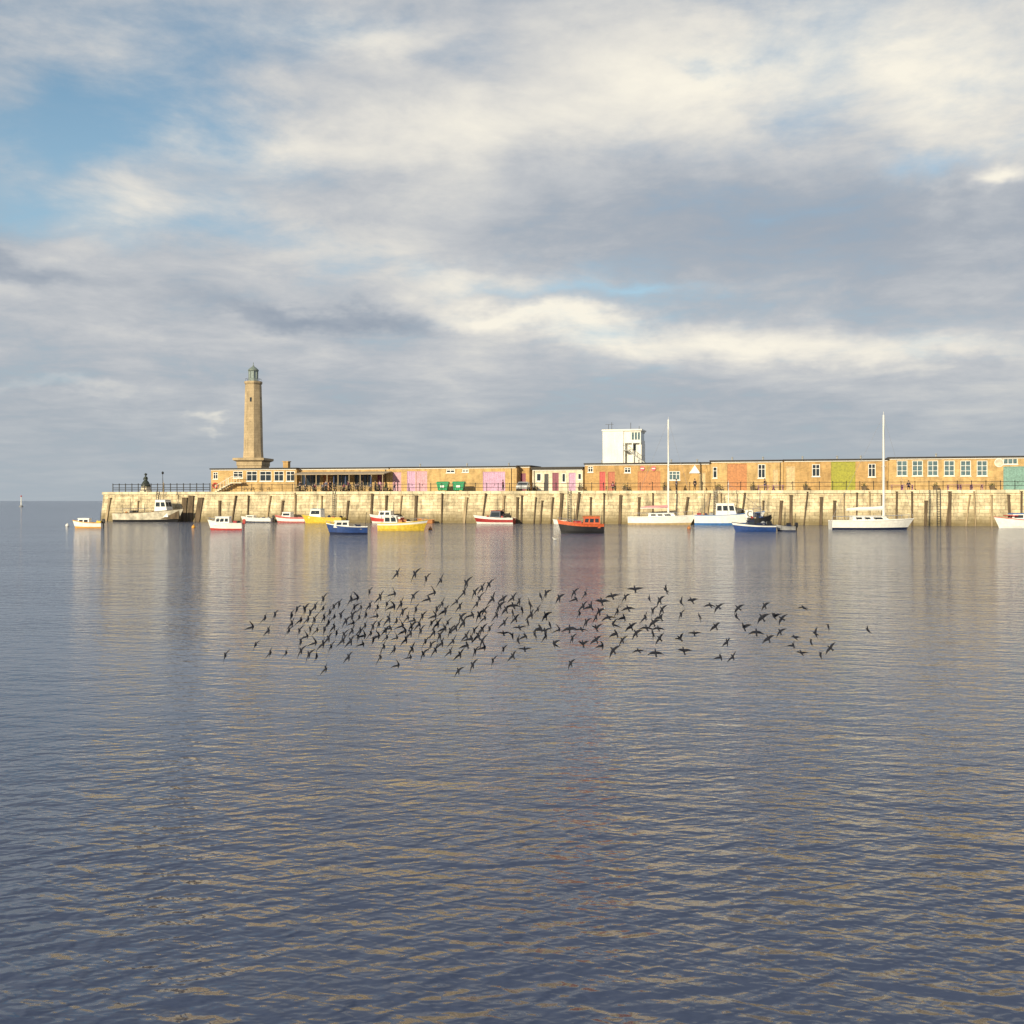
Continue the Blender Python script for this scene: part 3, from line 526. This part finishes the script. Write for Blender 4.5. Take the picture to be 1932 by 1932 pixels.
b=make_boat("small_boat","dark blue open motor boat cluttered with gear",1380,1462,1003,-1,C("blue"),.68,top=gel,boot=C("blue"),yaw=4,gun=C("navy"));cabin(b,.5,.7,1.2,.5,rf=.8,m=C("navy"));part("engine_cover",MB().box(-.9,-.3,-.35,.35,.4,.95),C("navy"),b[0]);gear(b,10,11,.05,.5,("black","navy","grey","blue"))
b=make_boat("rowing_boat","small grey inflatable dinghy with dark engine",1464,1500,1002,-1,C("grey"),.45,top=C("grey"),boot=C("navy"));outboard(b,C("black"));gear(b,4,12,.1,.6,("black","navy"))
b=make_boat("sailing_yacht","white sailing yacht with tall mast and low cabin",1568,1722,999,1,gel,1.0,B=3.0,boot=C("navy"),top=gel,closed=True,bowrise=.3,yaw=-4,cat="yacht");cabin(b,.25,.72,1.8,.6,win=((.1,.26),(.34,.5),(.6,.85)),rf=1.2,wf=False);mast(b,.64,13.6,.13,4.4,white);rails(b,.02,.98,.5)
b=make_boat("motor_boat","white motor boat with red and blue cabin stripes",1875,1990,996,-1,gel,.9,boot=gel,top=gel,gun=C("red"),ud=.4);cabin(b,.35,.75,1.8,.9,win=((.08,.45),(.55,.92)),roofm_=C("brightblue"));part("stripe",MB().box(1.2,2.2,-1.0,1.0,1.5,1.6),C("red"),b[0])
for px,py,c,l in((127,993,"white","white"),(365,996,"amber","amber"),(812,1000,"orange","orange"),(1300,998,"orange","orange")):
    d=F*H/(py-945);mm=white if c=="white" else C(c)
    mb=MB().lathe(0,0,[(.02,-.2)]+[(.24*math.sin(a),.1-.24*math.cos(a)) for a in[R(x) for x in range(20,170,20)]]+[(.05,.36),(.05,.44)],12)
    o=part("mooring_buoy",mb,mm,None,smooth=True);o.location=((px-966)/F*d,d,0);o["label"]=f"round {l} mooring buoy floating on the water";o["category"]="buoy";o["group"]="mooring buoys"
d=620.;o=thing("navigation_beacon","slender white navigation beacon with red top mark at sea","beacon",((40-966)/F*d,d,0))
part("spar",MB().tube((0,0,-1),(0,0,5.6),.35,.2),white,o);part("float",MB().lathe(0,0,[(1.1,-.5),(1.1,.6),(.5,.9)],12),C("grey"),o);part("top_mark",MB().lathe(0,0,[(.1,5.6),(.5,5.9),(.1,6.6)],8),C("red"),o)
# ------------------------------------------------------------------ birds
def bird(inner,outer,sweep,span=.19):
    mb=MB()
    body=[(-.125,.028,.004,.004),(-.095,.021,.007,.002),(-.06,.018,.015,0),(-.02,.026,.025,0),(.02,.028,.028,0),(.05,.022,.023,.004),(.07,.016,.017,.012),(.088,.017,.017,.016),(.103,.011,.011,.015),(.112,.005,.005,.012),(.135,.0015,.0015,.008)]
    mb.loft([[(x,ry*math.cos(2*math.pi*i/8),zc+rz*math.sin(2*math.pi*i/8)) for i in range(8)] for x,ry,rz,zc in body])
    for sg in(-1,1):
        secs=[];y,z=.012,.008
        pts=[(0,.042,-.042,inner),(.04,.048,-.037,inner),(.08,.046,-.028,outer),(.115,.033,-.024,outer),(.152,.012,-.02,outer),(span,-.014,-.02,outer)]
        prev=0
        for q,le,te,a in pts:
            y+=(q-prev)*math.cos(R(a));z+=(q-prev)*math.sin(R(a));prev=q;sh=-sweep*q*q*6
            th=.007*(1-q/.22);n=(-math.sin(R(a)),math.cos(R(a)));mid=(le+te)/2
            secs.append([(le+sh,sg*y,z),(mid+sh+.01,sg*(y+n[0]*th),z+n[1]*th),(te+sh,sg*y,z),(mid+sh+.01,sg*(y-n[0]*th),z-n[1]*th)])
        mb.loft(secs)
    return mb
bm_=mat("dark_plumage",(.008,.01,.02),.85,0,.4,30)
BM=[bird(a,b,c).mesh("bird",bm_,True) for a,b,c in((15,5,.1),(20,15,.1),(5,-10,.14),(-10,-15,.1),(40,50,.1),(10,10,.05),(-5,-10,.1))]
pos=[(425,1237),(477,1183),(482,1217),(507,1190),(510,1232),(500,1166),(519,1160),(540,1232),(560,1150),(568,1170),(575,1150),(545,1190),(565,1190),(580,1200),(568,1228),(583,1235),(595,1145),(610,1130),(612,1165),(620,1175),(630,1145),(640,1140),(620,1205),(610,1215),(625,1220),(635,1195),(653,1172),(663,1130),(675,1128),(697,1117),(678,1165),(680,1190),(665,1190),(662,1210),(658,1240),(615,1262),(698,1143),(712,1162),(700,1195),(718,1240),(715,1200),(728,1190),(737,1185),(730,1140),(745,1120),(750,1082),(783,1083),(804,1092),(832,1095),(820,1118),(810,1130),(780,1125),(757,1140),(760,1155),(770,1165),(760,1180),(765,1190),(775,1195),(778,1225),(775,1240),(752,1255),(785,1150),(797,1163),(822,1162),(813,1217),(830,1200),(840,1185),(845,1175),(850,1190),(860,1185),(855,1210),(850,1230),(868,1235),(865,1266),(892,1255),(880,1100),(876,1118),(862,1135),(868,1145),(870,1165),(875,1175),(880,1200),(892,1160),(900,1140),(895,1190),(890,1205),(910,1210),(910,1110),(923,1103),(930,1130),(930,1247),(950,1130),(955,1150),(952,1175),(950,1195),(967,1200),(950,1225),(968,1238),(968,1128),(980,1135),(985,1150),(990,1225),(1000,1140),(1003,1160),(1015,1150),(1020,1125),(1030,1120),(1020,1185),(1028,1190),(1030,1200),(1045,1215),(1055,1128),(1080,1205),(1087,1130),(1105,1120),(1100,1215),(1077,1252),(1115,1145),(1125,1165),(1135,1135),(1125,1185),(1125,1207),(1148,1165),(1155,1125),(1163,1195),(1178,1165),(1185,1148),(1180,1127),(1198,1112),(1200,1195),(1205,1228),(1218,1165),(1220,1185),(1225,1130),(1232,1195),(1237,1232),(1247,1165),(1245,1133),(1245,1205),(1285,1137),(1285,1160),(1305,1133),(1310,1195),(1320,1163),(1283,1205),(1290,1228),(1340,1142),(1355,1145),(1350,1182),(1372,1212),(1360,1240),(1383,1240),(1393,1147),(1390,1165),(1403,1183),(1427,1193),(1443,1143),(1438,1165),(1450,1205),(1460,1163),(1475,1167),(1472,1192),(1500,1203),(1497,1218),(1517,1147),(1512,1232),(1530,1212),(1538,1195),(1563,1183),(1567,1223),(1548,1237),(1638,1190)]
rb=random.Random(5);tries=0
while len(pos)<268 and tries<8000:
    tries+=1;p=(rb.uniform(550,925),rb.gauss(1182,28)) if rb.random()<.85 else (rb.uniform(930,1260),rb.gauss(1168,24))
    if not (1138-(p[0]-550)*.07<p[1]<1240): continue
    if all((p[0]-a)**2+(p[1]-b_)**2>12**2 for a,b_ in pos): pos.append(p)
for px,py in pos:
    d=min(rb.uniform(19.0,20.5),F*H/(py-945)*.97)
    z=H-(py-945)/F*d
    if px<940: roll=R(-rb.gauss(64,6));hd=R(rb.uniform(90,108));pt_=R(rb.uniform(-35,-15));sc=rb.uniform(.74,.9)
    elif px<1250: roll=R(rb.choice([-64,-64,-64,-5,72])+rb.uniform(-10,10));hd=R(rb.uniform(85,115));pt_=R(rb.uniform(-50,-20));sc=rb.uniform(.66,.8)
    else: roll=R(rb.choice([-58,-55,5,60])+rb.uniform(-15,15));hd=R(rb.uniform(80,130));pt_=R(rb.uniform(-50,-15));sc=rb.uniform(.62,.76)
    o=mkobj("bird",rb.choice(BM),None,((px-966)/F*d,d,z),(roll,pt_,hd),label="dark wader flying low over the water in a flock",category="bird",group="flock of birds flying over the water")
    o.scale=(sc,sc,sc)
d=F*H/(1019-945)
mb=MB();mb.loft([[(x,ry*math.cos(2*math.pi*i/10),zc+rz*math.sin(2*math.pi*i/10)) for i in range(10)] for x,ry,rz,zc in((-.24,.01,.01,.12),(-.16,.05,.04,.09),(0,.09,.08,.06),(.1,.07,.07,.08),(.15,.04,.05,.14),(.17,.035,.035,.2),(.2,.035,.035,.23),(.235,.012,.012,.22),(.28,.004,.004,.21))])
o=part("gull",mb,white,None,smooth=True);o.location=((1047-966)/F*d,d,0);o.rotation_euler=(0,0,R(200));o["label"]="white gull floating on the calm water";o["category"]="bird"
# ------------------------------------------------------------------ water
me=MB().add([(-20000,-400,0),(20000,-400,0),(20000,30000,0),(-20000,30000,0)],[(0,1,2,3)]).mesh("water",[],recalc=False)
wm=bpy.data.materials.new("sea_water");nt,b=nodes(wm);me.materials.append(wm)
mkobj("water",me,kind="structure")
g=bpy.data.node_groups.new("wave_height",'ShaderNodeTree')
g.interface.new_socket("Vector",in_out='INPUT',socket_type='NodeSocketVector');g.interface.new_socket("Height",in_out='OUTPUT',socket_type='NodeSocketFloat')
N=g.nodes.new;L=g.links.new;gi=N("NodeGroupInput");go=N("NodeGroupOutput");acc=None
for lx,ly,rot,slope,det in((2.4,1.0,-12,.03,1),(.8,.32,-10,.085,1),(.42,.18,24,.1,1),(.2,.1,-22,.1,1),(.09,.05,12,.05,0)):
    mp=N("ShaderNodeMapping");mp.vector_type='TEXTURE';mp.inputs["Scale"].default_value=(lx,ly,1);mp.inputs["Rotation"].default_value=(0,0,R(rot));L(gi.outputs[0],mp.inputs[0])
    nz=N("ShaderNodeTexNoise");nz.noise_dimensions='2D';nz.inputs["Scale"].default_value=1;nz.inputs["Detail"].default_value=det;nz.inputs["Distortion"].default_value=.3;L(mp.outputs[0],nz.inputs["Vector"])
    m_=N("ShaderNodeMath");m_.operation='MULTIPLY_ADD';L(nz.outputs["Fac"],m_.inputs[0]);m_.inputs[1].default_value=slope*ly/.4
    if acc is None: m_.inputs[2].default_value=0
    else: L(acc,m_.inputs[2])
    acc=m_.outputs[0]
L(acc,go.inputs[0])
N=nt.nodes.new;L=nt.links.new
geo=N("ShaderNodeNewGeometry");EPS=.01;hs=[]
for off in((0,0,0),(EPS,0,0),(0,EPS,0)):
    a=N("ShaderNodeVectorMath");a.operation='ADD';L(geo.outputs["Position"],a.inputs[0]);a.inputs[1].default_value=off
    q=N("ShaderNodeGroup");q.node_tree=g;L(a.outputs[0],q.inputs[0]);hs.append(q.outputs[0])
gr=[]
for k in(1,2):
    m_=N("ShaderNodeMath");m_.operation='SUBTRACT';L(hs[0],m_.inputs[0]);L(hs[k],m_.inputs[1]);gr.append(m_.outputs[0])
cb=N("ShaderNodeCombineXYZ");L(gr[0],cb.inputs[0]);L(gr[1],cb.inputs[1])
mp=N("ShaderNodeMapping");mp.vector_type='TEXTURE';mp.inputs["Scale"].default_value=(22,7,1);mp.inputs["Rotation"].default_value=(0,0,R(-8));L(geo.outputs["Position"],mp.inputs[0])
nz=N("ShaderNodeTexNoise");nz.inputs["Scale"].default_value=1;nz.inputs["Detail"].default_value=4;L(mp.outputs[0],nz.inputs["Vector"])
mr=N("ShaderNodeMapRange");mr.inputs[1].default_value=.35;mr.inputs[2].default_value=.65;mr.inputs[3].default_value=.7/EPS;mr.inputs[4].default_value=1.25/EPS;L(nz.outputs["Fac"],mr.inputs[0])
# sheltered, calmer belt of water across the middle of the harbour
sy=N("ShaderNodeSeparateXYZ");L(geo.outputs["Position"],sy.inputs[0])
yn=N("ShaderNodeMath");yn.operation='MULTIPLY_ADD';L(nz.outputs["Fac"],yn.inputs[0]);yn.inputs[1].default_value=6;L(sy.outputs[1],yn.inputs[2])
cal=N("ShaderNodeValToRGB");yd=N("ShaderNodeMath");yd.operation='MULTIPLY';L(yn.outputs[0],yd.inputs[0]);yd.inputs[1].default_value=1/150;L(yd.outputs[0],cal.inputs[0])
ce=cal.color_ramp.elements;ce[0].position=13/150;ce[0].color=(1,1,1,1);ce[1].position=1;ce[1].color=(1.5,1.5,1.5,1)
for p,v in((17/150,.55),(21/150,.3),(27/150,.38),(40/150,.8),(80/150,1.3)): q=ce.new(p);q.color=(v,v,v,1)
mm_=N("ShaderNodeMath");mm_.operation='MULTIPLY';L(mr.outputs[0],mm_.inputs[0]);L(cal.outputs[0],mm_.inputs[1])
sc=N("ShaderNodeVectorMath");sc.operation='SCALE';L(cb.outputs[0],sc.inputs[0]);L(mm_.outputs[0],sc.inputs["Scale"])
ad=N("ShaderNodeVectorMath");ad.operation='ADD';L(sc.outputs[0],ad.inputs[0]);ad.inputs[1].default_value=(0,0,1)
nm=N("ShaderNodeVectorMath");nm.operation='NORMALIZE';L(ad.outputs[0],nm.inputs[0]);L(nm.outputs[0],b.inputs["Normal"])
b.inputs["Base Color"].default_value=(.055,.072,.125,1);b.inputs["Roughness"].default_value=.07;b.inputs["IOR"].default_value=1.38;b.inputs["Specular Tint"].default_value=(.76,.87,1,1)
# ------------------------------------------------------------------ world
SUNEL=R(17);sd=Vector((-.55,-.83,0)).normalized()*math.cos(SUNEL);sd.z=math.sin(SUNEL)
w=bpy.data.worlds.new("World");scene.world=w;w.use_nodes=True;nt=w.node_tree;N=nt.nodes.new;L=nt.links.new;bg=nt.nodes["Background"];bg.inputs["Strength"].default_value=.1
sky=N("ShaderNodeTexSky");sky.sky_type='NISHITA';sky.sun_disc=False;sky.sun_elevation=SUNEL;sky.sun_rotation=math.atan2(sd.x,sd.y)%(2*math.pi);sky.altitude=0;sky.dust_density=.6;sky.ozone_density=2
def M(op,a,b_=None,c=None,clamp=False):
    n=N("ShaderNodeMath");n.operation=op;n.use_clamp=clamp
    for i,v in enumerate((a,b_,c)):
        if v is None: continue
        if isinstance(v,(int,float)): n.inputs[i].default_value=v
        else: L(v,n.inputs[i])
    return n.outputs[0]
tc=N("ShaderNodeTexCoord");sp=N("ShaderNodeSeparateXYZ");L(tc.outputs["Generated"],sp.inputs[0]);X,Y,Z=sp.outputs
az=M('ARCTAN2',X,Y);el=M('ARCSINE',Z)
Up=M('MULTIPLY',az,F);Vp=M('MULTIPLY',el,F)
zc=M('ADD',M('MAXIMUM',Z,0),.09);cx=M('DIVIDE',X,zc);cy=M('DIVIDE',Y,zc)
cc=N("ShaderNodeCombineXYZ");L(cx,cc.inputs[0]);L(cy,cc.inputs[1])
def noise(vec,scale,det,rough=.55,dist=0,out="Fac",sc3=None):
    if sc3:
        mp=N("ShaderNodeMapping");mp.inputs["Scale"].default_value=sc3;L(vec,mp.inputs[0]);vec=mp.outputs[0]
    n=N("ShaderNodeTexNoise");n.noise_dimensions='2D';n.inputs["Scale"].default_value=scale;n.inputs["Detail"].default_value=det;n.inputs["Roughness"].default_value=rough;n.inputs["Distortion"].default_value=dist;L(vec,n.inputs["Vector"]);return n.outputs[out]
n1=noise(cc.outputs[0],.9,8,.58,.3);n2=noise(cc.outputs[0],3.0,7,.62,.3)
cu_=N("ShaderNodeCombineXYZ");L(Up,cu_.inputs[0]);L(Vp,cu_.inputs[1])
wn=noise(cu_.outputs[0],1,5,.58,0,"Color",(.0035,.0065,1))
n3=noise(cu_.outputs[0],1,8,.6,.2,"Fac",(.003,.0075,1))
ws=N("ShaderNodeVectorMath");ws.operation='SUBTRACT';L(wn,ws.inputs[0]);ws.inputs[1].default_value=(.5,.5,.5)
wmul=N("ShaderNodeVectorMath");wmul.operation='MULTIPLY_ADD';L(ws.outputs[0],wmul.inputs[0]);wmul.inputs[1].default_value=(320,140,0);L(cu_.outputs[0],wmul.inputs[2]);PV=wmul.outputs[0]
def field(base,gs):
    acc=base
    for px,py,sx,sy,rot,amp in gs:
        a=math.atan((px-966)/F);e=math.atan((945-py)/F*math.cos(a))
        mp=N("ShaderNodeMapping");mp.vector_type='TEXTURE';mp.inputs["Location"].default_value=(a*F,e*F,0);mp.inputs["Rotation"].default_value=(0,0,R(rot));mp.inputs["Scale"].default_value=(sx,sy,1);L(PV,mp.inputs[0])
        dt=N("ShaderNodeVectorMath");dt.operation='DOT_PRODUCT';L(mp.outputs[0],dt.inputs[0]);L(mp.outputs[0],dt.inputs[1])
        acc=M('MULTIPLY_ADD',M('POWER',.3679,dt.outputs["Value"]),amp,acc)
    return acc
nn=M('ADD',M('MULTIPLY',M('SUBTRACT',n1,.5),.85),M('ADD',M('MULTIPLY',M('SUBTRACT',n2,.5),.6),M('MULTIPLY',M('SUBTRACT',n3,.5),.9)))
Cf=field(M('MULTIPLY_ADD',nn,1.1,.95),[(90,235,310,105,12,-.85),(180,40,360,60,0,-.4),(640,490,380,46,-5,-.5),(1120,548,240,16,-2,-.34),(1340,140,55,22,0,-.35),(1850,290,160,26,0,-.35),(560,30,190,50,0,-.3),(340,180,170,70,20,-.28),(60,400,220,40,0,-.35)])
Bf=field(M('MULTIPLY_ADD',nn,.6,.46),[(1550,110,480,120,0,.55),(1880,200,150,90,0,.3),(700,80,170,32,0,.3),(480,280,260,55,5,.25),(950,230,380,50,5,.22),(300,390,260,40,0,.25),(980,595,190,26,-7,.5),(1350,640,430,36,-3,.42),(1780,665,260,26,-2,.28),(1885,340,60,18,0,.55),(930,520,120,25,0,.28),
 (1650,430,440,105,0,-.2),(1150,400,300,70,0,-.1),(600,597,230,18,-3,-.38),(60,512,130,18,-4,-.3),(1000,800,1500,75,0,-.08),(100,733,150,10,0,.2),(405,800,50,5,0,.35)])
cr=N("ShaderNodeValToRGB");L(Bf,cr.inputs[0]);e=cr.color_ramp.elements
e[0].position=0;e[0].color=(.27,.325,.405,1);e[1].position=1;e[1].color=(.95,.9,.78,1)
for p,c in((.3,(.4,.44,.495)),(.5,(.54,.56,.585)),(.75,(.76,.74,.69))): q=cr.color_ramp.elements.new(p);q.color=(*c,1)
cl=N("ShaderNodeVectorMath");cl.operation='SCALE';L(cr.outputs[0],cl.inputs[0]);cl.inputs["Scale"].default_value=10
sk=N("ShaderNodeVectorMath");sk.operation='MULTIPLY';L(sky.outputs[0],sk.inputs[0]);sk.inputs[1].default_value=(1.25,1.45,1.38)
hz=N("ShaderNodeMapRange");L(el,hz.inputs[0]);hz.inputs[1].default_value=.02;hz.inputs[2].default_value=.36;hz.inputs[3].default_value=.8;hz.inputs[4].default_value=.1
mb1=N("ShaderNodeMix");mb1.data_type='RGBA';L(hz.outputs[0],mb1.inputs[0]);L(sk.outputs[0],mb1.inputs[6]);mb1.inputs[7].default_value=(4.6,6.1,7.2,1)
cov=N("ShaderNodeMapRange");cov.interpolation_type='SMOOTHSTEP';L(Cf,cov.inputs[0]);cov.inputs[1].default_value=-.1;cov.inputs[2].default_value=.95
mb2=N("ShaderNodeMix");mb2.data_type='RGBA';L(cov.outputs[0],mb2.inputs[0]);L(mb1.outputs[2],mb2.inputs[6]);L(cl.outputs[0],mb2.inputs[7])
h2=N("ShaderNodeMapRange");L(el,h2.inputs[0]);h2.inputs[1].default_value=0;h2.inputs[2].default_value=.12;h2.inputs[3].default_value=.85;h2.inputs[4].default_value=0
mb3=N("ShaderNodeMix");mb3.data_type='RGBA';L(h2.outputs[0],mb3.inputs[0]);L(mb2.outputs[2],mb3.inputs[6]);mb3.inputs[7].default_value=(3.95,4.5,4.95,1)
h3=N("ShaderNodeMapRange");L(el,h3.inputs[0]);h3.inputs[1].default_value=.45;h3.inputs[2].default_value=.95;h3.inputs[3].default_value=0;h3.inputs[4].default_value=1
tn=N("ShaderNodeMix");tn.data_type='RGBA';L(h3.outputs[0],tn.inputs[0]);tn.inputs[6].default_value=(1,1,1,1);tn.inputs[7].default_value=(.5,.57,.72,1)
fs=N("ShaderNodeVectorMath");fs.operation='MULTIPLY';L(mb3.outputs[2],fs.inputs[0]);L(tn.outputs[2],fs.inputs[1]);L(fs.outputs[0],bg.inputs["Color"])
sl=bpy.data.lights.new("sun",'SUN');sl.energy=5.0;sl.angle=R(.5);sl.color=(1,.87,.62);so=bpy.data.objects.new("sun",sl);COL.objects.link(so);so.rotation_euler=sd.to_track_quat('Z','Y').to_euler()
cam=bpy.data.cameras.new("camera");cam.sensor_width=36;cam.lens=F/1932*36;cam.shift_y=-21/1932;cam.clip_end=60000;cam.clip_start=.1
co=bpy.data.objects.new("camera",cam);COL.objects.link(co);co.location=(0,0,H);co.rotation_euler=(R(90),0,0);scene.camera=co
scene.view_settings.view_transform='Standard';scene.view_settings.look='None'
